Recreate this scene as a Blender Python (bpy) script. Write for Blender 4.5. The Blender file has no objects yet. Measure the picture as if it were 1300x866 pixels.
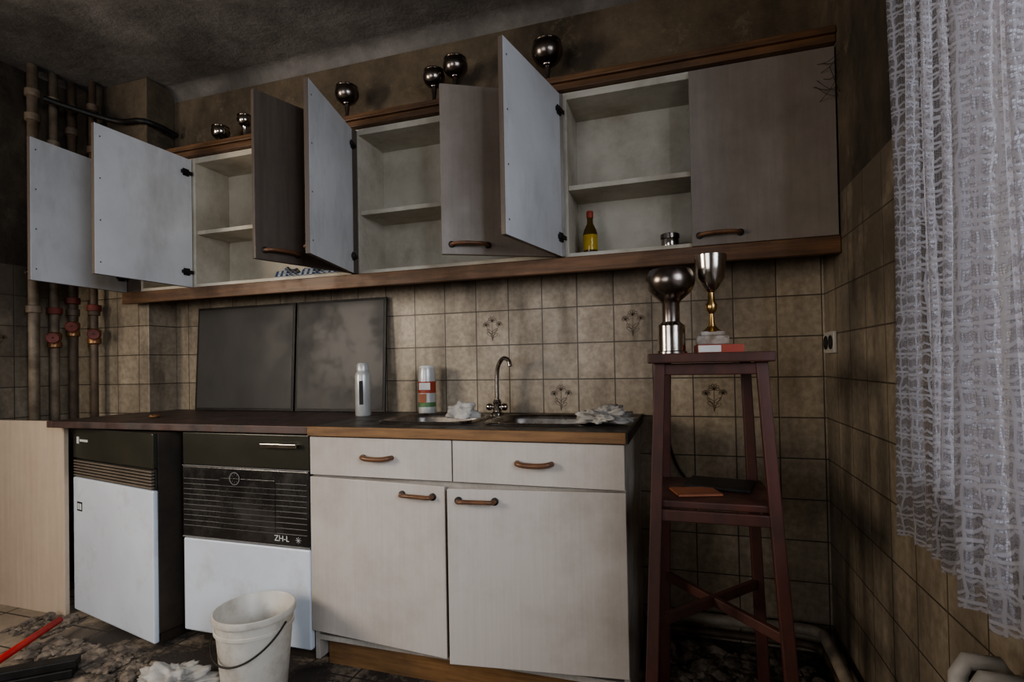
import bpy, math, random
from mathutils import Vector, Matrix, noise
random.seed(7)
scene=bpy.context.scene
I4=Matrix.Identity(4)
# ------------------------------------------------------------------ materials
def nn(nt,t,**kw):
    n=nt.nodes.new(t)
    for k,v in kw.items(): setattr(n,k,v)
    return n
def base(name):
    m=bpy.data.materials.new(name); m.use_nodes=True
    nt=m.node_tree; b=nt.nodes['Principled BSDF']
    return m,nt,b
def mixc(nt,fac,a,b,bt='MIX'):
    n=nn(nt,'ShaderNodeMix',data_type='RGBA',blend_type=bt)
    for sock,val in ((n.inputs[0],fac),(n.inputs[6],a),(n.inputs[7],b)):
        if hasattr(val,'links') or hasattr(val,'is_linked'): nt.links.new(val,sock)
        elif isinstance(val,(int,float)): sock.default_value=val
        else: sock.default_value=(*val,1)
    return n.outputs[2]
def mth(nt,op,a,c=0.0,clamp=False):
    n=nn(nt,'ShaderNodeMath',operation=op); n.use_clamp=clamp
    for i,x in enumerate((a,c)):
        if isinstance(x,(int,float)): n.inputs[i].default_value=x
        else: nt.links.new(x,n.inputs[i])
    return n.outputs[0]
def mrange(nt,v,a,b,c=0.0,d=1.0):
    r=nn(nt,'ShaderNodeMapRange'); nt.links.new(v,r.inputs[0])
    for i,x in enumerate((a,b,c,d)): r.inputs[i+1].default_value=x
    return r.outputs[0]
def pos(nt,scale=(1,1,1),off=(0,0,0)):
    g=nn(nt,'ShaderNodeNewGeometry'); mp=nn(nt,'ShaderNodeMapping')
    mp.inputs['Scale'].default_value=scale; mp.inputs['Location'].default_value=off
    nt.links.new(g.outputs['Position'],mp.inputs['Vector']); return mp.outputs[0]
def ntex(nt,vec,scale,detail=6,rough=.6,lo=.35,hi=.65,dist=0):
    t=nn(nt,'ShaderNodeTexNoise'); t.inputs['Scale'].default_value=scale; t.inputs['Detail'].default_value=detail
    t.inputs['Roughness'].default_value=rough; t.inputs['Distortion'].default_value=dist
    nt.links.new(vec,t.inputs['Vector'])
    return mrange(nt,t.outputs['Fac'],lo,hi)
def bump(nt,b,h,strength=.3,dist=.002):
    n=nn(nt,'ShaderNodeBump'); n.inputs['Strength'].default_value=strength; n.inputs['Distance'].default_value=dist
    nt.links.new(h,n.inputs['Height']); nt.links.new(n.outputs[0],b.inputs['Normal'])
def mat(name,c1,c2=None,rough=.5,metal=0,scale=8,stretch=(1,1,1),bmp=0,dirt=0,dirtcol=(.03,.022,.015),dscale=2.5,dlo=.45,dhi=.7,lo=.35,hi=.65,bd=.002,dstretch=(1,1,1)):
    m,nt,b=base(name); c2=c2 or tuple(x*.75 for x in c1)
    v=pos(nt,stretch); f=ntex(nt,v,scale,lo=lo,hi=hi); col=mixc(nt,f,c1,c2)
    if dirt:
        d=ntex(nt,pos(nt,dstretch),dscale,detail=9,rough=.68,lo=dlo,hi=dhi)
        col=mixc(nt,mth(nt,'MULTIPLY',d,dirt),col,dirtcol)
        nt.links.new(mrange(nt,d,0,1,rough,min(1,rough+.3)),b.inputs['Roughness'])
    else: b.inputs['Roughness'].default_value=rough
    nt.links.new(col,b.inputs['Base Color']); b.inputs['Metallic'].default_value=metal
    if bmp: bump(nt,b,f,bmp,bd)
    return m
def tilemat(name,axis,c1,c2,mort,top,plaster1,plaster2,off,dark=0.0):
    m,nt,b=base(name)
    g=nn(nt,'ShaderNodeNewGeometry'); s=nn(nt,'ShaderNodeSeparateXYZ'); nt.links.new(g.outputs['Position'],s.inputs[0])
    c=nn(nt,'ShaderNodeCombineXYZ')
    nt.links.new(mth(nt,'ADD',s.outputs[axis],off+15.0),c.inputs[0]); nt.links.new(mth(nt,'ADD',s.outputs[2],-.1016+15.0),c.inputs[1])
    br=nn(nt,'ShaderNodeTexBrick'); br.offset=0; br.squash=1
    for k,val in (('Scale',1),('Mortar Size',.0026),('Mortar Smooth',.4),('Brick Width',.15),('Row Height',.15),('Bias',0)): br.inputs[k].default_value=val
    br.inputs['Color1'].default_value=(*c1,1); br.inputs['Color2'].default_value=(*c2,1); br.inputs['Mortar'].default_value=(*mort,1)
    nt.links.new(c.outputs[0],br.inputs['Vector'])
    mot=ntex(nt,pos(nt),42,detail=5,lo=.4,hi=.62)
    col=mixc(nt,mot,br.outputs['Color'],mixc(nt,.4,br.outputs['Color'],(.17,.125,.08)))
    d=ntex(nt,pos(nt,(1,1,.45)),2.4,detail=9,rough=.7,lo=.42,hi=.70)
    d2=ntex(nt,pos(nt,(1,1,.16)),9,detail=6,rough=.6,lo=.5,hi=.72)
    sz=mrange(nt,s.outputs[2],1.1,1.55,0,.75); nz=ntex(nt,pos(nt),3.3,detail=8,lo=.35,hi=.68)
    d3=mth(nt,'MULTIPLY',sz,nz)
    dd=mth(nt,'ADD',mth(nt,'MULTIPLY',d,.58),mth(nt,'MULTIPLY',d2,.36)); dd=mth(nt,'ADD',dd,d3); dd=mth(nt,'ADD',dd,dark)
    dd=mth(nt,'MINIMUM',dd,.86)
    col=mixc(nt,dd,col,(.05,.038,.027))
    pf=ntex(nt,pos(nt),3.2,detail=12,rough=.75,lo=.38,hi=.64)
    pcol=mixc(nt,pf,plaster1,plaster2)
    pf2=ntex(nt,pos(nt,(1,1,.5),(3,1,0)),1.7,detail=9,rough=.65,lo=.44,hi=.64)
    pcol=mixc(nt,mth(nt,'MULTIPLY',pf2,.9),pcol,tuple(x*.25 for x in plaster2))
    pf3=ntex(nt,pos(nt,(1,1,1),(7,1,2)),7,detail=12,rough=.8,lo=.56,hi=.6)
    pcol=mixc(nt,mth(nt,'MULTIPLY',pf3,.25),pcol,(.28,.22,.15))
    if axis==0:
        sk=mrange(nt,s.outputs[0],-3.1,-3.5,0,.6)
    else:
        sk=mrange(nt,s.outputs[0],-1.5,-3.4,0,.6)
    pcol=mixc(nt,mth(nt,'MULTIPLY',sk,mth(nt,'ADD',pf2,.4,True)),pcol,(.022,.017,.013))
    st=mth(nt,'GREATER_THAN',s.outputs[2],top)
    col=mixc(nt,st,col,pcol)
    nt.links.new(col,b.inputs['Base Color'])
    rr=mth(nt,'ADD',mth(nt,'MULTIPLY',st,.6),mrange(nt,dd,0,.9,.28,.6)); nt.links.new(mth(nt,'MINIMUM',rr,.95),b.inputs['Roughness'])
    inv=mth(nt,'SUBTRACT',1.0,br.outputs['Fac'])
    hm=nn(nt,'ShaderNodeMix',data_type='FLOAT'); nt.links.new(st,hm.inputs[0]); nt.links.new(inv,hm.inputs[2]); nt.links.new(mth(nt,'MULTIPLY',pf,3.0),hm.inputs[3])
    bump(nt,b,hm.outputs[0],.5,.003)
    return m
T1,T2,TM=(.50,.415,.305),(.38,.315,.23),(.06,.047,.034)
P1,P2=(.165,.125,.082),(.08,.06,.04)
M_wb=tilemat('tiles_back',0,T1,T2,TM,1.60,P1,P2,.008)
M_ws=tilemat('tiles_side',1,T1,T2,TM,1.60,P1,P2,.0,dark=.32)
M_ceil,nt,b=base('ceiling_plaster')
a=ntex(nt,pos(nt),4,detail=12,rough=.7,lo=.34,hi=.64); col=mixc(nt,a,(.25,.23,.21),(.15,.136,.124))
a2=ntex(nt,pos(nt),1.3,detail=9,rough=.65,lo=.42,hi=.62); col=mixc(nt,mth(nt,'MULTIPLY',a2,.7),col,(.05,.043,.037))
nt.links.new(col,b.inputs['Base Color']); b.inputs['Roughness'].default_value=.95; bump(nt,b,a,.6,.014)
M_floor,nt,b=base('floor_tiles')
v=pos(nt); br=nn(nt,'ShaderNodeTexBrick'); br.offset=0
for k,val in (('Scale',1),('Mortar Size',.004),('Brick Width',.2),('Row Height',.2)): br.inputs[k].default_value=val
br.inputs['Color1'].default_value=(.60,.48,.35,1); br.inputs['Color2'].default_value=(.50,.40,.29,1); br.inputs['Mortar'].default_value=(.08,.06,.045,1)
nt.links.new(v,br.inputs['Vector'])
fd=ntex(nt,pos(nt),3.5,detail=12,rough=.78,lo=.42,hi=.60)
sx=nn(nt,'ShaderNodeSeparateXYZ'); nt.links.new(v,sx.inputs[0])
near=mrange(nt,sx.outputs[0],-3.05,-2.75,.4,1.0)
nt.links.new(mixc(nt,mth(nt,'MULTIPLY',mth(nt,'ADD',fd,.5,True),near),br.outputs['Color'],(.06,.048,.039)),b.inputs['Base Color']); b.inputs['Roughness'].default_value=.85
bump(nt,b,fd,.7,.008)
M_cream=mat('cabinet_inner_white',(.62,.58,.49),(.50,.455,.37),rough=.5,scale=4,dirt=.55,dirtcol=(.20,.15,.09),dscale=3.5)
M_doorin=mat('door_inner_white',(.68,.69,.70),(.58,.59,.60),rough=.34,scale=3,dirt=.5,dirtcol=(.24,.21,.18),dscale=3,dstretch=(1,1,.4))
M_upext=mat('laminate_dark',(.12,.095,.078),(.09,.07,.058),rough=.36,scale=6,stretch=(9,9,.6),bmp=.03,dirt=.5,dirtcol=(.045,.033,.026),dscale=2.5)  # darker tone of the upper door laminate, with dirt blotches
M_uplt=mat('laminate_pale',(.25,.213,.183),(.22,.187,.16),rough=.36,scale=6,stretch=(9,9,.6),bmp=.03,dirt=.6,dirtcol=(.10,.075,.056),dscale=2.5,dlo=.4,dhi=.72)  # same laminate in a paler tone, for the two least opened doors
M_base=mat('laminate_ash',(.56,.52,.48),(.53,.485,.44),rough=.38,scale=6,stretch=(18,18,.5),bmp=.03,dirt=.55,dirtcol=(.24,.19,.14),dscale=2.6,dlo=.42,dhi=.75)
M_baseH=mat('laminate_ash_panel',(.50,.46,.41),(.44,.40,.35),rough=.42,scale=6,stretch=(16,16,.5),dirt=.7,dirtcol=(.11,.08,.05),dscale=3)
M_wood=mat('oak_trim',(.18,.09,.04),(.095,.047,.022),rough=.45,scale=5,stretch=(1,14,14),bmp=.1,dirt=.6,dirtcol=(.032,.02,.013),dscale=3)
M_woodlt=mat('oak_edge',(.30,.165,.07),(.18,.095,.042),rough=.45,scale=5,stretch=(1,14,14),dirt=.4)
M_handle=mat('handle_brown',(.20,.10,.05),(.12,.055,.03),rough=.35,scale=20)
M_dark=mat('dark_metal',(.03,.028,.026),(.015,.014,.013),rough=.5,metal=.4,scale=20)
M_ctop=mat('worktop_brown',(.10,.052,.042),(.045,.03,.027),rough=.42,scale=12,dirt=.6,dirtcol=(.12,.11,.10),dscale=7,bmp=.05)
M_steel=mat('sink_steel',(.20,.18,.16),(.09,.078,.066),rough=.40,metal=.7,scale=14,dirt=.8,dirtcol=(.028,.02,.015),dscale=9)
M_rim=mat('steel_rim',(.5,.47,.43),(.25,.22,.2),rough=.25,metal=1,scale=14,dirt=.6)
M_chrome=mat('chrome_tarnished',(.55,.51,.46),(.33,.29,.25),rough=.18,metal=1,scale=12)
M_chdark=mat('chrome_dark',(.30,.26,.23),(.15,.125,.11),rough=.26,metal=1,scale=12)
M_gold=mat('gold_plated',(.65,.45,.2),(.42,.27,.1),rough=.28,metal=1,scale=12)
M_enamel=mat('white_enamel',(.68,.73,.79),(.60,.64,.70),rough=.33,scale=3,dirt=.5,dirtcol=(.30,.23,.16),dscale=5,dlo=.53,dhi=.8)
M_olive=mat('olive_panel',(.04,.038,.026),(.026,.025,.018),rough=.28,scale=5)
M_black=mat('black_glass',(.014,.013,.013),(.024,.022,.02),rough=.2,scale=5,dirt=.35,dirtcol=(.1,.09,.08),dscale=5)
M_soot=mat('sooty_sheet_metal',(.052,.049,.046),(.034,.032,.030),rough=.44,metal=.1,scale=4,stretch=(1,1,.5),dirt=.3,dirtcol=(.08,.072,.064),dscale=3)
M_side=mat('appliance_side',(.06,.042,.028),(.022,.017,.013),rough=.55,scale=5,dirt=.6)
M_line=mat('stripe_grey',(.22,.21,.20),rough=.4)
M_grille=mat('grille_bronze',(.20,.165,.13),rough=.4)
M_white=mat('print_white',(.7,.7,.68),rough=.5)
M_redwood=mat('red_stained_wood',(.105,.036,.027),(.06,.023,.018),rough=.42,scale=6,stretch=(3,3,1),dirt=.5)
M_bucket=mat('bucket_plastic',(.62,.59,.53),(.54,.505,.44),rough=.4,scale=5,dirt=.6,dirtcol=(.25,.19,.12),dscale=9,dlo=.48,dhi=.72)
M_rag=mat('white_cloth',(.50,.48,.44),(.32,.30,.27),rough=.9,scale=12)
M_rub=mat('rubble_bits',(.27,.22,.17),(.07,.055,.044),rough=.95,scale=30)
M_pipew=mat('painted_pipe',(.26,.205,.145),(.14,.10,.065),rough=.5,scale=14,dirt=.5)
M_pipel=mat('white_painted_pipe',(.42,.37,.30),(.26,.21,.15),rough=.5,scale=14,dirt=.6)
M_piped=mat('dark_pipe',(.16,.11,.07),(.085,.055,.037),rough=.5,scale=14,dirt=.5)
M_valve=mat('red_valve',(.24,.045,.03),(.12,.025,.018),rough=.5,scale=14,dirt=.4)
M_copper=mat('brass_fitting',(.36,.19,.09),(.17,.09,.045),rough=.4,metal=.6,scale=14)
M_panel=mat('birch_panel',(.58,.47,.36),(.51,.41,.31),rough=.5,scale=4,stretch=(10,10,.5),dirt=.25,dirtcol=(.3,.2,.12))
M_socket=mat('socket_white',(.50,.47,.41),rough=.4)
M_red=mat('red_plastic',(.55,.03,.02),(.4,.02,.015),rough=.4)
M_rad=mat('radiator_white',(.40,.38,.35),(.30,.28,.25),rough=.5,scale=8,dirt=.4)
M_deco=mat('tile_print',(.13,.08,.04),(.09,.06,.03),rough=.4)
M_orange=mat('orange_cover',(.36,.13,.06),(.28,.1,.05),rough=.6)
M_marble=mat('marble_base',(.50,.46,.42),(.2,.16,.13),rough=.25,scale=25)
M_yellow=mat('yellow_label',(.55,.38,.03),(.45,.28,.02),rough=.15)
M_bglass=mat('dark_oil_glass',(.10,.06,.01),(.06,.035,.008),rough=.1)
M_can=mat('spray_can_white',(.55,.55,.53),(.42,.42,.4),rough=.3,metal=.2)
M_green=mat('label_green',(.10,.2,.08),rough=.5)
M_lred=mat('label_red',(.38,.06,.03),rough=.5)
M_frame=mat('window_paint',(.6,.58,.54),(.5,.47,.43),rough=.5)
M_web=mat('cobweb_dusty',(.05,.04,.03),rough=1)
M_check,nt,b=base('checked_cloth'); ck=nn(nt,'ShaderNodeTexChecker'); ck.inputs['Scale'].default_value=70
ck.inputs['Color1'].default_value=(.04,.07,.15,1); ck.inputs['Color2'].default_value=(.40,.43,.45,1)
nt.links.new(pos(nt),ck.inputs['Vector']); nt.links.new(ck.outputs['Color'],b.inputs['Base Color']); b.inputs['Roughness'].default_value=.9
def lace(name):
    m,nt,b=base(name); out=nt.nodes['Material Output']
    b.inputs['Roughness'].default_value=.95
    uv=nn(nt,'ShaderNodeUVMap'); s=nn(nt,'ShaderNodeSeparateXYZ'); nt.links.new(uv.outputs[0],s.inputs[0])
    nz=nn(nt,'ShaderNodeTexNoise'); nz.inputs['Scale'].default_value=14; nt.links.new(uv.outputs[0],nz.inputs['Vector'])
    wv=mth(nt,'MULTIPLY',mth(nt,'SUBTRACT',nz.outputs['Fac'],.5),.03)
    X=mth(nt,'ADD',s.outputs[0],wv); Y=mth(nt,'ADD',s.outputs[1],wv)
    def sn(inp,freq,ph=None):
        o=mth(nt,'MULTIPLY',inp,freq*2*math.pi)
        if ph is not None: o=mth(nt,'ADD',o,ph)
        return mth(nt,'SINE',o)
    zig=mth(nt,'MULTIPLY',mth(nt,'ABSOLUTE',sn(X,30)),1.5)
    rows=mrange(nt,sn(Y,48,zig),.3,.8)
    band=mrange(nt,sn(Y,24),.80,.95)
    cords=mrange(nt,sn(X,44),.60,.9)
    net=mrange(nt,mth(nt,'MAXIMUM',sn(X,260),sn(Y,260)),.4,.9)
    a=mth(nt,'MAXIMUM',mth(nt,'MAXIMUM',mth(nt,'MULTIPLY',rows,.75),mth(nt,'MULTIPLY',band,.85)),mth(nt,'MULTIPLY',cords,.8))
    al=mth(nt,'MAXIMUM',mth(nt,'MULTIPLY',a,.98),mth(nt,'ADD',mth(nt,'MULTIPLY',net,.40),.28))
    col=mixc(nt,a,(.22,.205,.215),(.42,.41,.44)); nt.links.new(col,b.inputs['Base Color'])
    tl=nn(nt,'ShaderNodeBsdfTranslucent'); nt.links.new(mixc(nt,a,(.28,.25,.245),(.42,.39,.40)),tl.inputs[0])
    mx=nn(nt,'ShaderNodeMixShader'); mx.inputs[0].default_value=.4
    nt.links.new(b.outputs[0],mx.inputs[1]); nt.links.new(tl.outputs[0],mx.inputs[2])
    tr=nn(nt,'ShaderNodeBsdfTransparent'); mx2=nn(nt,'ShaderNodeMixShader')
    nt.links.new(al,mx2.inputs[0]); nt.links.new(tr.outputs[0],mx2.inputs[1]); nt.links.new(mx.outputs[0],mx2.inputs[2])
    nt.links.new(mx2.outputs[0],out.inputs['Surface']); bump(nt,b,a,.7,.004); return m
M_lace=lace('lace_fabric')
# ------------------------------------------------------------------ mesh helpers
def obj(name,me,parent=None):
    o=bpy.data.objects.new(name,me); scene.collection.objects.link(o)
    if parent: o.parent=parent
    return o
def empty(name):
    o=bpy.data.objects.new(name,None); o.empty_display_size=.05; scene.collection.objects.link(o); return o
def mk(name,V,Fc,mats,parent=None,smooth=False,M=I4,mi=None,bev=0):
    me=bpy.data.meshes.new(name); me.from_pydata([tuple(M@Vector(v)) for v in V],[],Fc)
    for m in (mats if isinstance(mats,(list,tuple)) else [mats]): me.materials.append(m)
    if mi:
        for p,i in zip(me.polygons,mi): p.material_index=i
    if smooth:
        for p in me.polygons: p.use_smooth=True
    me.update(); o=obj(name,me,parent)
    if bev:
        b=o.modifiers.new('bevel','BEVEL'); b.width=bev; b.segments=2; b.limit_method='ANGLE'
    return o
BF=[(0,3,2,1),(4,5,6,7),(0,1,5,4),(1,2,6,5),(2,3,7,6),(3,0,4,7)]
def boxes(name,L,mats,parent=None,bev=.002,M=I4,fm=None):
    V=[];Fc=[];mi=[]
    for it in L:
        x0,x1,y0,y1,z0,z1=it[:6]; k=it[6] if len(it)>6 else 0; n=len(V)
        V+=[(x0,y0,z0),(x1,y0,z0),(x1,y1,z0),(x0,y1,z0),(x0,y0,z1),(x1,y0,z1),(x1,y1,z1),(x0,y1,z1)]
        for j,f in enumerate(BF):
            Fc.append(tuple(n+a for a in f)); mi.append(fm[j] if fm else k)
    return mk(name,V,Fc,mats,parent,False,M,mi,bev)
def lathe(name,prof,mats,parent=None,loc=(0,0,0),seg=36,M=None,mi=None,smooth=True):
    V=[];Fc=[];mm=[]
    n=len(prof)
    for r,z in prof:
        for k in range(seg):
            a=2*math.pi*k/seg; V.append((r*math.cos(a),r*math.sin(a),z))
    for i in range(n-1):
        for k in range(seg):
            Fc.append((i*seg+k,i*seg+(k+1)%seg,(i+1)*seg+(k+1)%seg,(i+1)*seg+k)); mm.append(mi[i] if mi else 0)
    Mx=Matrix.Translation(loc)@(M or I4)
    o=mk(name,V,Fc,mats,parent,smooth,Mx,mm)
    try: o.data.set_sharp_from_angle(angle=math.radians(40))
    except Exception: pass
    return o
def catmull(P,n):
    P=[Vector(p) for p in P]; out=[]
    for i in range(len(P)-1):
        p0=P[max(i-1,0)];p1=P[i];p2=P[i+1];p3=P[min(i+2,len(P)-1)]
        for k in range(n):
            t=k/n; out.append(.5*((2*p1)+(-p0+p2)*t+(2*p0-5*p1+4*p2-p3)*t*t+(-p0+3*p1-3*p2+p3)*t**3))
    out.append(P[-1]); return out
def tube(name,P,r,mats,parent=None,n=6,seg=12,M=I4,flat=1.0):
    pts=catmull(P,n) if n>1 else [Vector(p) for p in P]
    V=[];Fc=[]; up=None
    for i,p in enumerate(pts):
        t=(pts[min(i+1,len(pts)-1)]-pts[max(i-1,0)]).normalized()
        if up is None: up=Vector((0,0,1)) if abs(t.z)<.9 else Vector((1,0,0))
        s=t.cross(up).normalized(); u=s.cross(t).normalized(); up=u
        for k in range(seg):
            a=2*math.pi*k/seg; V.append(p+s*r*math.cos(a)+u*r*flat*math.sin(a))
    for i in range(len(pts)-1):
        for k in range(seg): Fc.append((i*seg+k,i*seg+(k+1)%seg,(i+1)*seg+(k+1)%seg,(i+1)*seg+k))
    Fc.append(tuple(range(seg))[::-1]); Fc.append(tuple((len(pts)-1)*seg+k for k in range(seg)))
    return mk(name,V,Fc,mats,parent,True,M)
def beam(name,a,b,w,d,mats,parent=None,w2=None,bev=.003):
    a=Vector(a);b=Vector(b); w2=w2 or w
    dirv=(b-a)
    if abs(dirv.z)>.3*dirv.length: sx,sy=Vector((1,0,0)),Vector((0,1,0))
    else: sx=Vector((0,0,1)); sy=dirv.cross(sx).normalized()
    V=[]
    for p,ww in ((a,w),(b,w2)):
        for i,j in ((-1,-1),(1,-1),(1,1),(-1,1)): V.append(p+sx*ww/2*i+sy*d/2*j)
    return mk(name,V,[(0,1,2,3),(4,5,6,7),(0,1,5,4),(1,2,6,5),(2,3,7,6),(3,0,4,7)],mats,parent,bev=bev)
def holed(rng,holes):
    (a0,a1,b0,b1)=rng
    A=sorted({a0,a1}|{h[0] for h in holes}|{h[1] for h in holes}); B=sorted({b0,b1}|{h[2] for h in holes}|{h[3] for h in holes})
    out=[]
    for i in range(len(A)-1):
        for j in range(len(B)-1):
            ca=(A[i]+A[i+1])/2; cb=(B[j]+B[j+1])/2
            if any(h[0]<ca<h[1] and h[2]<cb<h[3] for h in holes): continue
            out.append((A[i],A[i+1],B[j],B[j+1]))
    return out
def blob(name,c,s,mats,parent=None,amp=.35,freq=1.5,sub=4,seed=0,flatbot=True):
    import bmesh
    bm=bmesh.new(); bmesh.ops.create_icosphere(bm,subdivisions=sub,radius=1)
    for v in bm.verts:
        p=v.co*freq+Vector((seed,seed*2.1,0))
        n1=noise.noise(p); rd=abs(noise.noise(p*1.7+Vector((3,1,7)))); rd2=abs(noise.noise(p*3.4+Vector((9,2,4))))
        v.co*=1+amp*n1+amp*.8*(.35-rd)+amp*.35*(.3-rd2)
        v.co=Vector((v.co.x*s[0],v.co.y*s[1],v.co.z*s[2]))
        if flatbot and v.co.z<-s[2]*.55: v.co.z=-s[2]*.55
        v.co+=Vector(c)
    me=bpy.data.meshes.new(name); bm.to_mesh(me); bm.free(); me.materials.append(mats)
    for p in me.polygons: p.use_smooth=True
    return obj(name,me,parent)
# ------------------------------------------------------------------ room
XL,YR,H=-3.6,-4.2,2.58
boxes('wall_back',[(XL-.2,.2,0,.2,0,H)],M_wb,bev=0)
wy=(-2.9,-.98,.84,2.3)
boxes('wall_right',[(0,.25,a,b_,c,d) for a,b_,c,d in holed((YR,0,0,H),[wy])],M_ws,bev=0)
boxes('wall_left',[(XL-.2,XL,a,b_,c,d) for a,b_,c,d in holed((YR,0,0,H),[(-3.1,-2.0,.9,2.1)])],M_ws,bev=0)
boxes('wall_rear',[(a,b_,YR-.2,YR,c,d) for a,b_,c,d in holed((XL-.2,.2,0,H),[(-3.0,-1.2,.8,2.2)])],M_wb,bev=0)
boxes('floor',[(XL-.2,.2,YR-.2,.2,-.1,0)],M_floor,bev=0)
boxes('ceiling',[(XL-.2,.2,YR-.2,.2,H,H+.1)],M_ceil,bev=0)
boxes('wall_chimney',[(XL+.001,-3.09,-.16,-.001,.001,H-.001)],M_wb,bev=.004)
V=[];Fc=[]
for k in range(7):
    a=math.pi/2*k/6; y=-.06*(1-math.sin(a)); z=H-.06*(1-math.cos(a))
    V+=[(-3.09,y-.0005,z-.0005),(0,y-.0005,z-.0005)]
for k in range(6): Fc.append((2*k,2*k+1,2*k+3,2*k+2))
mk('trim_cove',V,Fc,M_ceil,smooth=True)
def winframe(name,plane,a0,a1,b0,b1,mull):
    e=empty(name); t=.05; L=[]
    segs=[(a0,a1,b0,b0+t),(a0,a1,b1-t,b1),(a0,a0+t,b0+t,b1-t),(a1-t,a1,b0+t,b1-t)]+[(m-t/2,m+t/2,b0+t,b1-t) for m in mull]
    for s in segs:
        if plane=='R': L.append((.14,.19,*s))
        elif plane=='L': L.append((XL-.16,XL-.11,*s))
        else: L.append((s[0],s[1],YR-.16,YR-.11,s[2],s[3]))
    boxes('frame',L,M_frame,e,bev=.004); return e
w1=winframe('window_1','R',*wy,[-1.94]); boxes('sill',[(-.03,.14,wy[0],wy[1],wy[2]-.03,wy[2]+.001)],M_frame,w1)
winframe('window_2','B',-3.0,-1.2,.8,2.2,[-2.1]); winframe('window_3','L',-3.1,-2.0,.9,2.1,[-2.55])
def flower(cx,cz,plane='B'):
    V=[];Fc=[]
    def strip(pts,w):
        for i in range(len(pts)-1):
            a,b_=Vector(pts[i]),Vector(pts[i+1]); d=(b_-a).normalized(); nrm=Vector((-d.y,d.x))*w/2; n=len(V)
            for q in (a-nrm,b_-nrm,b_+nrm,a+nrm): V.append(q)
            Fc.append((n,n+1,n+2,n+3))
    def petal(x,y,ang,l,w):
        pts=[]
        for k in range(13):
            t=2*math.pi*k/12; px=l/2+l/2*math.cos(t); py=w/2*math.sin(t)
            pts.append((x+px*math.cos(ang)-py*math.sin(ang),y+px*math.sin(ang)+py*math.cos(ang)))
        strip(pts,.002)
    for sx,top,bend in ((0,.03,.0),(-.02,.012,-.018),(.022,.014,.02)):
        strip([(0,-.055),(sx*.3,-.03),(sx*.7+bend*.3,-.005),(sx+bend*.5,top)],.002)
        for k in range(6): petal(sx+bend*.5,top,math.pi/2+(k-2.5)*.62,.022 if sx==0 else .015,.009)
    for sy,d in ((-.04,1),(-.035,-1),(-.02,1),(-.022,-1)): petal(0,sy,math.pi/2-d*1.0,.03,.011)
    W_=[]
    for q in V:
        if plane=='B': W_.append((cx+q.x,-.0006,cz+q.y))
        else: W_.append((XL+.0008,cx+q.x,cz+q.y))
    return mk('tile_flower_decal',W_,Fc,M_deco)
for x,z in ((-1.283,1.227),(-.983,.927),(-.683,1.227),(-.383,.927)): flower(x,z)
flower(-.525,1.227,'L')
# ------------------------------------------------------------------ wall cabinets
ZB,ZT,W,DU=1.466,2.081,.9098,-.215
def hinge_part(parent,M,sgn,z):
    boxes('hinge',[(sgn*.004 if sgn>0 else -.06,.06 if sgn>0 else -.004,.0,.012,z-.008,z+.008),( .035*sgn-.016,.035*sgn+.016,.0,.006,z-.017,z+.017)],M_dark,parent,bev=.002,M=M)
def door(parent,hx,hy,L,z0,z1,sgn,ang,ext,inn,hz,hoff,hl=.13,hinges=True):
    M=Matrix.Translation((hx,hy,0))@Matrix.Rotation(math.radians(-ang*sgn),4,'Z')
    x0,x1=(0.002,L) if sgn>0 else (-L,-0.002)
    boxes('door',[(x0,x1,-.018,0,z0,z1)],[inn,ext],parent,bev=.0015,M=M,fm=[1,1,1,1,0,1])
    hc=sgn*(L-hoff); h=hl/2
    tube('handle',[(hc-h,-.016,hz),(hc-h*.9,-.036,hz),(hc-h*.45,-.044,hz+.002),(hc+h*.45,-.044,hz+.002),(hc+h*.9,-.036,hz),(hc+h,-.016,hz)],.0085,M_handle,parent,n=5,M=M,flat=.8)
    for s in (-1,1): lathe('handle_foot',[(.0,-.0),(.012,0),(.012,.004),(.008,.006),(0,.006)],M_dark,parent,M=M@Matrix.Translation((hc+s*h,-.018,hz))@Matrix.Rotation(math.pi/2,4,'X'),seg=14)
    if hinges:
        for z in (z0+.07,z1-.07): hinge_part(parent,M,sgn,z)
    L2=[]
    for k in range(4):
        z=z0+.05+(z1-z0-.1)*k/3
        xx=sgn*(L-.022); L2.append((xx-.0025,xx+.0025,0,.0008,z-.0025,z+.0025))
    boxes('screws',L2,M_dark,parent,bev=0,M=M)
def cab(x0,x1,back=-.002):
    e=empty('kitchen_wall_cabinet'); t=.016
    L=[(x0+.001,x0+t,DU+.003,back,ZB,ZT+.01),(x1-t,x1-.001,DU+.003,back,ZB,ZT+.01),(x0+t,x1-t,DU+.003,back,ZB,ZB+t),(x0+t,x1-t,DU+.003,back,ZT-t,ZT+.01),
       (x0+t,x1-t,-.012,back,ZB+t,ZT-t)]
    boxes('carcass',L,M_cream,e,bev=.001)
    boxes('shelf',[(x0+t+.001,x1-t-.001,DU+.012,-.013,1.722,1.740)],M_cream,e,bev=.001)
    return e
cD=cab(-3*W-.345,-3*W); door(cD,-3*W-.43,DU,.44,ZB,ZT,1,86,M_upext,M_doorin,ZB+.035,.07)
boxes('filler_panel',[(-3*W-.44,-3*W-.346,DU,-.165,ZB,ZT+.01)],M_upext,cD)
cC=cab(-3*W,-2*W); door(cC,-3*W,DU,.44,ZB,ZT,1,92,M_upext,M_doorin,ZB+.035,.1); door(cC,-2*W,DU,.452,ZB,ZT,-1,71,M_upext,M_doorin,ZB+.035,.1)
cA=cab(-2*W,-W); door(cA,-2*W,DU,.44,ZB,ZT,1,76.5,M_upext,M_doorin,ZB+.035,.1); door(cA,-W,DU,.462,ZB,ZT,-1,29,M_uplt,M_doorin,ZB+.035,.1)
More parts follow.
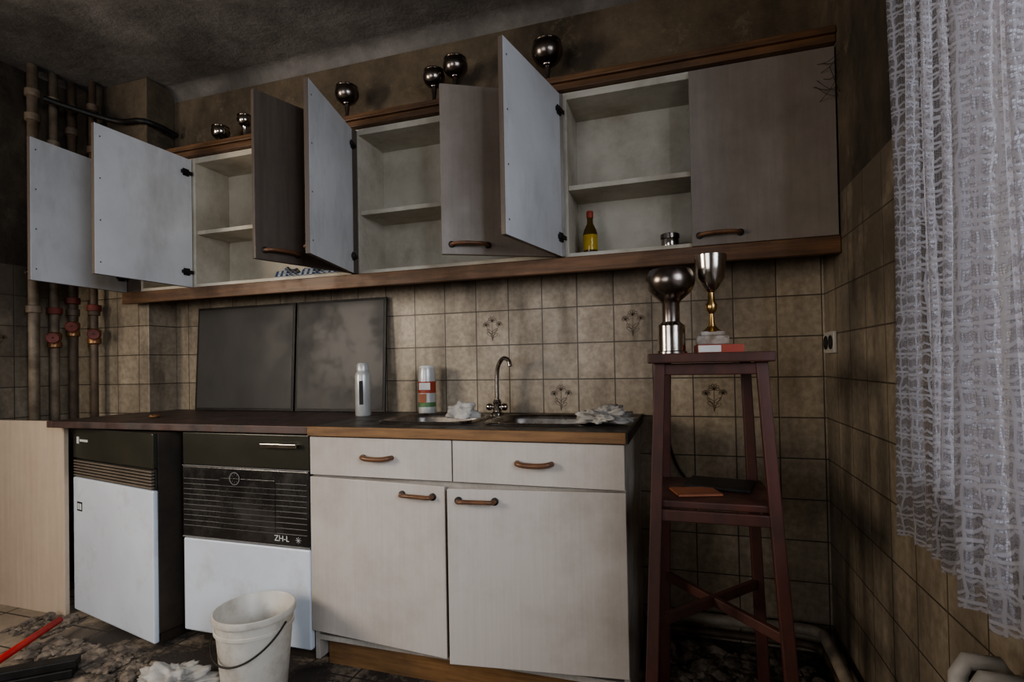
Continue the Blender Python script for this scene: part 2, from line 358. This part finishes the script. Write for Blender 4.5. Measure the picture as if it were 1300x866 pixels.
cB=cab(-W,-.002); door(cB,-W,DU,.44,ZB,ZT,1,102,M_upext,M_doorin,ZB+.035,.1); door(cB,-.003,DU,.452,ZB,ZT,-1,0,M_uplt,M_doorin,ZB+.035,.09)
boxes('cabinet_light_rail',[(-3*W-.44,-.001,DU-.022,DU+.004,1.407,1.464),(-3.088,-.001,DU+.004,-.002,1.44,1.464)],M_wood,bev=.003)
cn=empty('cabinet_cornice')
boxes('cornice_moulding',[(-3*W-.3,-.001,DU-.022,DU+.02,2.093,2.118),(-3*W-.3,-.001,DU-.034,DU+.02,2.118,2.128),(-3*W-.3,-.001,DU-.026,DU+.02,2.128,2.145)],M_wood,cn,bev=.003)
bt=empty('oil_bottle'); lathe('bottle',[(0,0),(.026,0),(.028,.004),(.028,.085),(.024,.1),(.012,.125),(.011,.15),(0,.15)],[M_bglass],bt,loc=(-.826,-.13,ZB+.016),seg=24)
lathe('label',[(.0285,.02),(.0287,.021),(.0287,.078),(.0285,.079)],[M_yellow],bt,loc=(-.826,-.13,ZB+.016),seg=24)
lathe('cap',[(.013,.146),(.0135,.15),(.0135,.17),(.012,.173),(0,.173)],[M_lred],bt,loc=(-.826,-.13,ZB+.016),seg=20)
jr=empty('spice_jar'); lathe('jar',[(0,0),(.03,0),(.032,.004),(.032,.03),(.03,.034)],[M_chrome],jr,loc=(-.53,-.15,ZB+.016),seg=24)
lathe('lid',[(.03,.034),(.034,.035),(.034,.05),(.032,.052),(0,.052)],[M_chdark],jr,loc=(-.53,-.15,ZB+.016),seg=24)
V=[];Fc=[];nx,ny=30,12
for j in range(ny+1):
    for i in range(nx+1):
        x=-2.26+.40*i/nx; y=-.207+.15*j/ny; z=ZB+.018+.045*math.sin(math.pi*min(1,max(0,j/ny)))**.4*(.8+.35*math.sin(i*.6)+.2*math.sin(i*1.7+j))
        V.append((x,y,z))
for j in range(ny):
    for i in range(nx): a=j*(nx+1)+i; Fc.append((a,a+1,a+nx+2,a+nx+1))
mk('dish_towel',V,Fc,M_check,smooth=True)
def goblet(x,y,z0,zc,R,mt,name='metal_goblet'):
    e=empty(name); h=zc-z0
    prof=[(0,0),(.036,0),(.036,.006),(.02,.014),(.009,.03),(.008,(h-R)*.5),(.014,(h-R)*.62),(.008,(h-R)*.74),(.012,h-R*.97)]
    top=math.radians(30)
    for k in range(1,12):
        a=-math.pi/2+k*(math.pi/2+top)/11; prof.append((R*math.cos(a) if k>1 else R*.35,h+R*.95*math.sin(a)))
    r,z=prof[-1]; prof+=[(r+.003,z+.001),(r+.003,z+.005),(r-.003,z+.005),(r-.004,z)]
    for k in range(10,0,-1):
        a=-math.pi/2+k*(math.pi/2+top)/11; prof.append(((R-.005)*math.cos(a),h+(R-.005)*.95*math.sin(a)))
    prof.append((0,h-(R-.005)*.95))
    lathe('goblet_body',prof,[mt,M_chrome],e,loc=(x,y,z0),seg=40,mi=[0]*19+[1]*4+[0]*20); return e
ZC=ZT+.0115
for x,zc,R,m_ in ((-2.65,2.245,.043,M_chrome),(-2.50,2.28,.036,M_chrome),(-1.92,2.31,.053,M_chdark),(-1.485,2.305,.047,M_chdark),(-1.385,2.335,.052,M_chdark),(-.985,2.318,.063,M_chdark)):
    goblet(x,-.12,ZC,zc,R,m_)
e=empty('cobweb'); rw=random.Random(3)
for k in range(9):
    a=Vector((-.004,-.24-rw.random()*.06,1.90+rw.random()*.15)); b_=Vector((-.02-rw.random()*.05,-.2345,1.88+rw.random()*.16)); mid=(a+b_)/2+Vector((0,-.006,-.012))
    tube('strand',[a,mid,b_],.0009,M_web,e,n=4,seg=5)
# ------------------------------------------------------------------ base cabinets
XS,XC,XO=-.663,-1.767,-2.359
sc=empty('sink_base_cabinet'); t=.018; xm=(XC+XS)/2
boxes('carcass',[(XC,XC+t,-.58,-.02,.03,.826),(XS-t,XS,-.58,-.02,.0,.826),(XC+t,XS-t,-.03,-.02,.1,.826),(XC+t,XS-t,-.58,-.03,.10,.118),
  (XC+t,XS-t,-.58,-.56,.665,.685),(xm-.009,xm+.009,-.58,-.56,.685,.826)],M_baseH,sc,bev=.001)
boxes('plinth',[(XC+.03,XS-.02,-.545,-.527,0,.10)],M_woodlt,sc,bev=.001)
boxes('drawer_front',[(XC+.002,xm-.002,-.6,-.581,.690,.824)],[M_baseH,M_base],sc,fm=[0,0,1,0,0,0])
boxes('drawer_front_b',[(xm+.002,XS-.001,-.6,-.581,.690,.824)],[M_baseH,M_base],sc,fm=[0,0,1,0,0,0])
for hx in ((XC+xm)/2,(xm+XS)/2):
    h=.055
    tube('drawer_handle',[(hx-h,-.598,.76),(hx-h*.9,-.618,.76),(hx-h*.45,-.626,.757),(hx+h*.45,-.626,.757),(hx+h*.9,-.618,.76),(hx+h,-.598,.76)],.0085,M_handle,sc,n=5)
door(sc,XC,-.581,.546,.14,.683,1,4.5,M_base,M_cream,.648,.10,.115,True)
door(sc,XS,-.581,.548,.14,.683,-1,7,M_base,M_cream,.648,.095,.115,True)
hs=[(-1.57,-1.24,-.46,-.16),(-1.15,-.80,-.46,-.16)]
wt=empty('sink_worktop')
boxes('worktop',[(a,b_,c,d,.828,.86) for a,b_,c,d in holed((XC,XS+.005,-.6,-.005),hs)],M_steel,wt,bev=0)
boxes('wood_edge',[(XC,XS+.005,-.612,-.6,.828,.861)],M_woodlt,wt,bev=.002)
boxes('end_strip',[(XS+.005,XS+.012,-.612,-.005,.828,.861)],M_dark,wt,bev=.001)
def bowl(nm,x0,x1,y0,y1):
    cx,cy=(x0+x1)/2,(y0+y1)/2; V=[];Fc=[];n=48
    rings=[(.026,.861),(.022,.867),(.014,.869),(.004,.866),(-.004,.85),(-.014,.74),(-.03,.715),(-.06,.708)]
    for off,z in rings:
        ax,ay=(x1-x0)/2+off,(y1-y0)/2+off
        for k in range(n):
            a=2*math.pi*k/n; c_,s_=math.cos(a),math.sin(a)
            V.append((cx+ax*math.copysign(abs(c_)**.45,c_),cy+ay*math.copysign(abs(s_)**.45,s_),z))
    for i in range(len(rings)-1):
        for k in range(n): Fc.append((i*n+k,i*n+(k+1)%n,(i+1)*n+(k+1)%n,(i+1)*n+k))
    V.append((cx,cy,.704)); c=len(V)-1
    for k in range(n): Fc.append(((len(rings)-1)*n+k,(len(rings)-1)*n+(k+1)%n,c))
    mk(nm,V,Fc,M_rim,wt,smooth=True)
bowl('bowl_a',*hs[0]); bowl('bowl_b',*hs[1])
fc=empty('kitchen_faucet'); fx,fy=-1.235,-.09
lathe('faucet_base',[(0,0),(.027,0),(.027,.006),(.018,.012),(.016,.045),(.019,.05),(.014,.062),(0,.064)],M_chrome,fc,loc=(fx,fy,.8605),seg=24)
tube('spout',[(fx,fy,.9),(fx,fy,1.0),(fx+.008,fy-.004,1.06),(fx+.035,fy-.02,1.092),(fx+.065,fy-.04,1.085),(fx+.075,fy-.048,1.06)],.009,M_chrome,fc,n=8)
for s in (-1,1):
    tube('stem',[(fx,fy,.89),(fx+s*.03,fy-.005,.892)],.009,M_chrome,fc,n=1)
    lathe('tap_knob',[(0,0),(.012,0),(.015,.006),(.015,.016),(.011,.022),(0,.023)],M_chrome,fc,M=Matrix.Rotation(s*math.pi/2,4,'Y'),loc=(fx+s*.022,fy-.005,.892),seg=16)
boxes('brown_worktop',[(-3.085,XC-.002,-.605,-.003,.832,.86),(-3.12,-3.085,-.605,-.165,.832,.86)],M_ctop,bev=.003)
# stove
st=empty('kitchen_stove')
boxes('stove_body',[(XO+.002,XC-.003,-.575,-.03,.05,.829),(XO+.03,XC-.03,-.54,-.06,0,.05)],M_side,st,bev=.003)
boxes('control_panel',[(XO+.002,XC-.003,-.6,-.576,.703,.828)],M_olive,st,bev=.004)
boxes('oven_door',[(XO+.002,XC-.003,-.602,-.576,.43,.698)],M_black,st,bev=.004)
boxes('oven_window',[(XO+.19,XC-.15,-.604,-.6015,.475,.66)],M_black,st,bev=.001)
boxes('trim_strip',[(XO+.002,XC-.003,-.6035,-.577,.424,.429),(XO+.002,XC-.003,-.6035,-.577,.699,.702)],M_line,st,bev=.001)
L=[]
for k in range(10):
    z=.47+k*.02; L+=[(XO+.01,XO+.185,-.6035,-.602,z,z+.0016),(XC-.145,XC-.012,-.6035,-.602,z,z+.0016)]
    if k<9: L+=[(XO+.185,XC-.145,-.605,-.604,z,z+.0009)]
boxes('louvre_lines',L,M_line,st,bev=0)
boxes('drawer',[(XO+.002,XC-.003,-.6,-.576,.065,.42)],M_enamel,st,bev=.006)
boxes('panel_handle',[(XC-.2,XC-.04,-.622,-.616,.782,.797),(XC-.195,XC-.18,-.617,-.6,.785,.794),(XC-.06,XC-.045,-.617,-.6,.785,.794)],M_chrome,st,bev=.002)
lathe('timer_dial',[(.022,0),(.024,.001),(.024,.002),(.021,.002)],M_line,st,loc=(XO+.26,-.6042,.66),M=Matrix.Rotation(math.pi/2,4,'X'),seg=28)
for k in range(8):
    a=math.pi/4*k; p=Vector((XO+.26,-.6055,.66)); q=Vector((math.cos(a),0,math.sin(a)))
    tube('dial_tick',[p+q*.012,p+q*.019],.0008,M_line,st,n=1,seg=4)
    p=Vector((XC-.05,-.603,.452)); tube('star_mark',[p,p+q*.012],.0008,M_white,st,n=1,seg=4)
def text(s,loc,size,parent,rz=0,m=M_white,hx='LEFT'):
    c=bpy.data.curves.new('label',type='FONT'); c.body=s; c.size=size; c.extrude=.0002; c.materials.append(m); c.align_x=hx
    o=bpy.data.objects.new('label_text',c); scene.collection.objects.link(o); o.location=loc; o.rotation_euler=(math.pi/2,0,rz); o.parent=parent
text('ZH-L',(XC-.155,-.6033,.444),.03,st)
ap=empty('oil_heater_stove'); ang=math.atan2(-.14,.67)
MA=Matrix.Translation((-3.09,-.52,0))@Matrix.Rotation(ang,4,'Z'); aw=.66
boxes('heater_body',[(.004,aw-.004,.02,.34,.05,.825),(.03,aw-.03,.04,.32,0,.05)],M_side,ap,bev=.004,M=MA)
boxes('front_door',[(0,aw,0,.02,.02,.605)],M_enamel,ap,bev=.006,M=MA)
boxes('top_panel',[(0,aw,0,.02,.69,.826)],M_olive,ap,bev=.004,M=MA)
L=[(0,aw,.012,.02,.607,.688)]+[(.01,aw-.01,-.002,.012,.612+.0125*k,.6185+.0125*k,1) for k in range(6)]
boxes('air_grille',L,[M_dark,M_grille],ap,bev=.0015,M=MA)
boxes('badge',[(.04,.085,-.0012,0,.46,.50)],M_dark,ap,bev=0,M=MA)
boxes('badge_marks',[(.046,.060,-.0018,-.0012,.467,.493),(.065,.080,-.0018,-.0012,.467,.493)],M_white,ap,bev=0,M=MA)
boxes('door_emblem',[(.04,.06,-.0014,0,.755,.785),(.068,.14,-.0012,0,.765,.775)],M_white,ap,bev=0,M=MA)
boxes('birch_side_panel',[(XL+.004,-3.1,-.55,-.53,0.0,.853)],M_panel,bev=.002)
lid=empty('stove_cover_panel')
for nm,x0,x1 in (('panel_a',-2.91,-2.295),('panel_b',-2.285,-1.79)):
    Mx=Matrix.Translation((0,-.045,.861))@Matrix.Rotation(-math.radians(3.2),4,'X')
    boxes(nm,[(x0,x1,-.009,.0,0,.53),(x0+.012,x1-.012,-.0105,-.009,.012,.518,1)],[M_dark,M_soot],lid,bev=.002,M=Mx)
# counter items
sp=empty('spray_can')
lathe('can_body',[(0,0),(.031,0),(.033,.004),(.033,.17),(.03,.182),(.024,.19),(.024,.19),(.026,.192),(.026,.215),(.02,.225),(0,.226)],[M_can,M_dark],sp,loc=(-1.80,-.21,.8605),seg=28,mi=[0]*10)
boxes('print',[(-.008,.008,-.0345,-.033,.05,.15)],M_dark,sp,bev=0,M=Matrix.Translation((-1.80,-.21,.86))@Matrix.Rotation(.35,4,'Z'))
cb=empty('cleaner_bottle')
lathe('bottle_body',[(0,0),(.036,0),(.038,.004),(.038,.03),(.038,.05),(.038,.09),(.038,.14),(.037,.175),(.035,.185),(.035,.2),(.03,.208),(0,.208)],[M_white,M_lred,M_green,M_can],cb,loc=(-1.56,-.085,.8605),seg=28,mi=[3,3,3,2,3,1,3,3,3,0,0])
boxes('label_mark',[(-.028,.02,-.0395,-.037,.105,.135),(-.03,.002,-.0395,-.037,.05,.088,1)],[M_white,M_orange],cb,bev=0,M=Matrix.Translation((-1.56,-.085,.86))@Matrix.Rotation(.3,4,'Z'))
blob('crumpled_paper',(-1.25,-.42,.896),(.048,.034,.034),M_rag,amp=.6,freq=1.6,seed=3)
blob('crumpled_plastic_bag',(-.745,-.42,.889),(.072,.065,.03),M_rag,amp=.8,freq=2.0,seed=9,sub=5)
blob('burnt_crumb',(-2.75,-.4,.866),(.02,.02,.008),M_copper,amp=.4,seed=4,sub=3)
# plant stand
ps=empty('tall_wooden_stand')
boxes('top_board',[(-.585,-.275,-.735,-.405,1.062,1.088)],M_redwood,ps,bev=.004)
tp=[(-.555,-.70),(-.305,-.70),(-.315,-.43),(-.545,-.43)]; bo=[(-.60,-.76),(-.245,-.76),(-.275,-.37),(-.575,-.37)]
def leg(i,z): k=(1.062-z)/1.062; return Vector((tp[i][0]+(bo[i][0]-tp[i][0])*k,tp[i][1]+(bo[i][1]-tp[i][1])*k,z))
for i in range(4): beam('leg_%d'%(i+1),leg(i,1.062),leg(i,0),.028,.028,M_redwood,ps,w2=.034)
for i,j in ((0,1),(1,2),(2,3),(3,0)): beam('apron',leg(i,1.045),leg(j,1.045),.03,.018,M_redwood,ps)
boxes('shelf',[(-.572,-.275,-.72,-.41,.680,.70)],M_redwood,ps,bev=.004)
for i,j in ((0,1),(1,2),(2,3),(3,0)): beam('shelf_rail',leg(i,.663),leg(j,.663),.03,.018,M_redwood,ps)
beam('cross_brace',leg(0,.38),leg(2,.38),.028,.018,M_redwood,ps); beam('cross_brace_b',leg(1,.379),leg(3,.379),.028,.0178,M_redwood,ps)
boxes('orange_booklet',[(-.06,.06,-.045,.045,0,.006)],M_orange,bev=.001,M=Matrix.Translation((-.47,-.62,.7008))@Matrix.Rotation(.3,4,'Z'))
boxes('black_folder',[(-.09,.09,-.07,.07,0,.008)],M_dark,bev=.001,M=Matrix.Translation((-.40,-.51,.7008))@Matrix.Rotation(-.2,4,'Z'))
lg=empty('bowl_lamp_goblet'); prof=[(0,0),(.042,0),(.042,.005),(.038,.008),(.038,.078),(.03,.084),(.024,.09),(.024,.14),(.030,.150)]
for k in range(1,11):
    a=math.radians(-60+k*9.2); prof.append((.067*math.cos(a),.205+.058*math.sin(a)))
r,z=prof[-1]; prof+=[(r-.003,z+.001),(r-.006,z-.002),(.057,.205),(.045,.175),(0,.16)]
lathe('goblet_body',prof,[M_chrome,M_chdark],lg,loc=(-.525,-.62,1.0885),seg=40,mi=[0]*6+[1]*30)
tc=empty('trophy_cup')
prof=[(0,.05),(.012,.052),(.008,.065),(.006,.09),(.014,.1),(.016,.115),(.01,.125),(.008,.15),(.013,.155),(.022,.165),(.037,.19),(.041,.22),(.044,.255),(.042,.256),(.038,.22),(.033,.192),(0,.17)]
boxes('marble_foot',[(-.043,.043,-.035,.035,0,.025),(-.032,.032,-.028,.028,.025,.038)],M_marble,tc,bev=.004,M=Matrix.Translation((-.415,-.58,1.1115)))
lathe('foot_cone',[(.03,.036),(.018,.045),(.012,.052)],M_gold,tc,loc=(-.415,-.58,1.1115),seg=24)
lathe('cup',prof,[M_gold,M_chrome],tc,loc=(-.415,-.58,1.1095),seg=36,mi=[0]*8+[1]*20)
boxes('cigarette_box',[(-.06,.06,-.04,.04,0,.0225),(-.059,.0,-.041,-.04,.002,.0205,1)],[M_lred,M_white],bev=.001,M=Matrix.Translation((-.40,-.59,1.0885))@Matrix.Rotation(.12,4,'Z'))
# ------------------------------------------------------------------ pipes
rp=empty('heating_riser_pipes')
for i,(x,y,r,m_) in enumerate(((-3.5,-.425,.022,M_pipew),(-3.5,-.335,.019,M_pipew),(-3.5,-.25,.02,M_piped),(-3.39,-.22,.017,M_piped))):
    tube('riser_%d'%(i+1),[(x,y,.0),(x,y,H-.002)],r,m_,rp,n=1,seg=16)
    for z in (2.42,2.2 if i%2 else 2.3,1.36): lathe('coupling',[(r,0),(r+.009,.003),(r+.009,.035),(r,.038)],m_,rp,loc=(x,y,z),seg=16)
for x,y,z in ((-3.5,-.335,1.31),(-3.5,-.25,1.37),(-3.39,-.22,1.33)):
    lathe('valve_body',[(.018,0),(.03,.008),(.03,.03),(.024,.04),(.03,.05),(.03,.075),(.018,.083)],M_copper,rp,loc=(x,y,z-.12),seg=16)
    tube('valve_stem',[(x,y,z-.075),(x+.05,y-.04,z-.07)],.008,M_copper,rp,n=1)
    lathe('valve_wheel',[(.004,0),(.024,.0),(.027,.006),(.024,.012),(.004,.012)],M_valve,rp,loc=(x+.05,y-.04,z-.07),M=Matrix.Rotation(math.radians(60),4,'Z')@Matrix.Rotation(math.pi/2,4,'X'),seg=18)
    lathe('valve_top',[(.018,0),(.032,.004),(.032,.034),(.018,.038)],M_valve,rp,loc=(x,y,z+.05),seg=14)
tube('black_hose',[(-3.46,-.40,2.42),(-3.40,-.33,2.40),(-3.25,-.20,2.36),(-3.1,-.185,2.345),(-3.055,-.12,2.335),(-3.04,-.03,2.32)],.014,M_dark,None,n=8)
hp=empty('heating_pipe')
tube('pipe_run',[(-.655,-.06,.10),(-.2,-.06,.105),(-.11,-.06,.106),(-.062,-.085,.108),(-.05,-.14,.108),(-.05,-.5,.1),(-.05,-1.12,.1)],.019,M_pipel,hp,n=8,seg=14)
tube('pipe_run_low',[(-.655,-.05,.045),(-.2,-.05,.047),(-.09,-.055,.048),(-.055,-.09,.048),(-.045,-.14,.048),(-.05,-1.12,.048)],.013,M_piped,hp,n=8,seg=12)
tube('loose_cable',[(-.56,-.012,.80),(-.54,-.014,.70),(-.50,-.02,.62),(-.43,-.02,.57),(-.38,-.02,.575),(-.34,-.02,.60)],.005,M_dark,None,n=8,seg=8)
sk=empty('wall_socket')
boxes('plate',[(-.012,-.0005,-.155,-.03,1.085,1.16)],M_socket,sk,bev=.003)
for y in (-.123,-.062):
    lathe('outlet',[(.024,0),(.024,.003),(.02,.003),(.019,.001),(0,.001)],M_dark,sk,loc=(-.012,y,1.1225),M=Matrix.Rotation(-math.pi/2,4,'Y'),seg=24)
rd=empty('radiator')
for k in range(22):
    y=-1.20-.05*k
    tube('fin',[(-.105,y,.15),(-.105,y,.58),(-.095,y,.60),(-.055,y,.60),(-.045,y,.58),(-.045,y,.15)],.013,M_rad,rd,n=1,seg=10)
tube('header_top',[(-.075,-1.17,.57),(-.075,-2.28,.57)],.018,M_rad,rd,n=1); tube('header_bottom',[(-.075,-1.17,.17),(-.075,-2.28,.17)],.018,M_rad,rd,n=1)
boxes('feet',[(-.095,-.055,-1.25,-1.21,0,.17),(-.095,-.055,-2.2,-2.16,0,.17)],M_rad,rd)
# ------------------------------------------------------------------ curtains
def curtain(y0,y1,x,zb,zt,folds,amp,lean,seed):
    nx,nz=int(abs(y1-y0)*260),60; V=[];Fc=[];uv=[]
    s=0;ss=[];px=None
    for i in range(nx+1):
        t=i/nx; yy=y0+(y1-y0)*t; xx=amp*math.sin(t*folds*2*math.pi+seed)+amp*.5*math.sin(t*folds*4.7*math.pi+seed*2)
        if px: s+=math.hypot(yy-px[0],xx-px[1])
        px=(yy,xx); ss.append((yy,xx,s))
    for j in range(nz+1):
        k=j/nz
        for yy,xx,s in ss:
            V.append((x+xx*(1.0-.25*k)+.004*math.sin(9*k+yy*30),yy+lean*(1-k)+.006*math.sin(k*5+yy*9),zb+(zt-zb)*k+(.006*abs(math.sin(s*44+seed)) if j==0 else 0))); uv.append((s,(zt-zb)*k))
    for j in range(nz):
        for i in range(nx): a=j*(nx+1)+i; Fc.append((a,a+1,a+nx+2,a+nx+1))
    o=mk('lace_curtain',V,Fc,M_lace,smooth=True)
    u=o.data.uv_layers.new(name='UVMap')
    for l in o.data.loops: u.data[l.index].uv=uv[l.vertex_index]
    return o
curtain(-.86,-1.42,-.052,.69,2.45,8,.014,.03,1.0)
curtain(-1.29,-2.0,-.125,.725,2.45,11,.016,-.01,2.2)
cr=empty('curtain_rod'); tube('rod',[(-.095,-.82,2.47),(-.095,-2.6,2.47)],.012,M_dark,cr,n=1)
for y in (-.84,-1.7,-2.58): boxes('bracket',[(-.1,-.0005,y-.008,y+.008,2.46,2.48)],M_dark,cr)
# ------------------------------------------------------------------ bucket etc
bk=empty('plastic_bucket'); BX,BY=-1.85,-.775
lathe('bucket_body',[(0,.003),(.09,.003),(.094,0),(.096,.006),(.118,.266),(.125,.268),(.127,.274),(.125,.287),(.121,.289),(.118,.285),(.092,.012),(0,.012)],M_bucket,bk,loc=(BX,BY,0),seg=48)
lathe('rib',[(.116,.229),(.121,.231),(.121,.240),(.117,.242)],M_bucket,bk,loc=(BX,BY,0),seg=48)
P=[]
for k in range(13):
    a=math.pi*k/12; P.append((BX+.127*math.cos(a),BY-.127*math.sin(a)*.98-.002,.258-.10*math.sin(a)))
tube('bail_handle',P,.003,M_dark,bk,n=3,seg=8)
blob('white_rag',(-2.15,-.82,.023),(.095,.07,.035),M_rag,amp=.9,freq=1.8,seed=6,sub=5)
br_=empty('broom'); tube('broom_handle',[(-2.80,-1.0,.05),(-2.94,-.67,.06)],.013,M_red,br_,n=1)
boxes('brush_head',[(-.13,.13,-.025,.025,.03,.06),(-.12,.12,-.03,.03,0,.03,1)],[M_dark,M_dark],br_,bev=.004,M=Matrix.Translation((-2.66,-.93,0.001))@Matrix.Rotation(.7,4,'Z'))
def rubble(x0,x1,y0,y1,n,seed,big=.08):
    rnd=random.Random(seed); V=[];Fc=[]
    ico=[(0,0,1),(.9,0,.4),(.3,.85,.4),(-.7,.5,.4),(-.7,-.5,.4),(.3,-.85,.4),(.7,.5,-.4),(-.3,.85,-.4),(-.9,0,-.4),(-.3,-.85,-.4),(.7,-.5,-.4),(0,0,-1)]
    IF=[(0,1,2),(0,2,3),(0,3,4),(0,4,5),(0,5,1),(1,6,2),(2,7,3),(3,8,4),(4,9,5),(5,10,1),(6,7,2),(7,8,3),(8,9,4),(9,10,5),(10,6,1),(11,7,6),(11,8,7),(11,9,8),(11,10,9),(11,6,10)]
    for _ in range(n):
        x=rnd.uniform(x0,x1); y=rnd.uniform(y0,y1)
        s=rnd.uniform(.003,.012)*(2.4 if rnd.random()<big else 1)
        sc_=(s*rnd.uniform(.7,1.8),s*rnd.uniform(.7,1.6),s*rnd.uniform(.3,.8)); R=Matrix.Rotation(rnd.uniform(0,6),4,'Z'); b0=len(V)
        for q in ico:
            p=R@Vector((q[0]*sc_[0],q[1]*sc_[1],q[2]*sc_[2]))*rnd.uniform(.8,1.2); V.append((x+p.x,y+p.y,max(.0008,p.z+sc_[2]*.8)))
        Fc+=[tuple(b0+i for i in f) for f in IF]
    return mk('rubble',V,Fc,M_rub)
rubble(-3.2,-2.97,-.72,-.58,140,1); rubble(-2.90,-2.45,-.83,-.70,700,2,.12); rubble(-2.42,-2.33,-1.0,-.72,220,3); rubble(-2.02,-1.99,-.9,-.66,60,4)
rubble(-1.69,-.7,-.86,-.64,600,5,.1); rubble(-.22,-.09,-.85,-.12,420,6,.15); rubble(-.55,-.30,-.68,-.42,260,7,.15); rubble(-.62,-.26,-.34,-.1,400,8,.15)
# ------------------------------------------------------------------ lights
def area(name,loc,target,sx,sy,power,col):
    l=bpy.data.lights.new(name,'AREA'); l.shape='RECTANGLE'; l.size=sx; l.size_y=sy; l.energy=power; l.color=col
    o=bpy.data.objects.new(name,l); scene.collection.objects.link(o); o.location=loc
    o.rotation_euler=(Vector(target)-Vector(loc)).to_track_quat('-Z','Y').to_euler(); return o
area('daylight_right_window',(1.0,-2.9,1.9),(-1.2,-.6,1.2),1.5,1.4,118,(.80,.88,1.0))
area('daylight_rear_window',(-2.1,YR-.06,1.4),(-2.1,0,1.1),1.7,1.2,25,(.92,.95,1.0))
area('daylight_left_window',(XL-.06,-2.4,1.6),(-.4,-.5,1.0),.8,.8,48,(1.0,.88,.74))
w=bpy.data.worlds.new('World'); scene.world=w; w.use_nodes=True
w.node_tree.nodes['Background'].inputs[0].default_value=(.72,.64,.62,1); w.node_tree.nodes['Background'].inputs[1].default_value=.62
try: scene.view_settings.look='AgX - Medium High Contrast'
except Exception as ex: print(ex)
# ------------------------------------------------------------------ camera
yaw,pit,roll=map(math.radians,(17.6771,.7520,1.0768))
F=Vector((-math.sin(yaw)*math.cos(pit),math.cos(yaw)*math.cos(pit),math.sin(pit)))
R=Vector((math.cos(yaw),math.sin(yaw),0)); U=R.cross(F)
R2=R*math.cos(roll)-U*math.sin(roll); U2=R2.cross(F)
cd=bpy.data.cameras.new('camera'); cam=bpy.data.objects.new('camera',cd); scene.collection.objects.link(cam)
cd.sensor_width=36; cd.lens=676.5149/1300*36; cd.shift_y=(454.26-433)/1300; cd.clip_start=.02
Mx=Matrix((R2,U2,-F)).transposed().to_4x4(); Mx.translation=Vector((-.4979,-2.1890,1.0659)); cam.matrix_world=Mx
scene.camera=cam
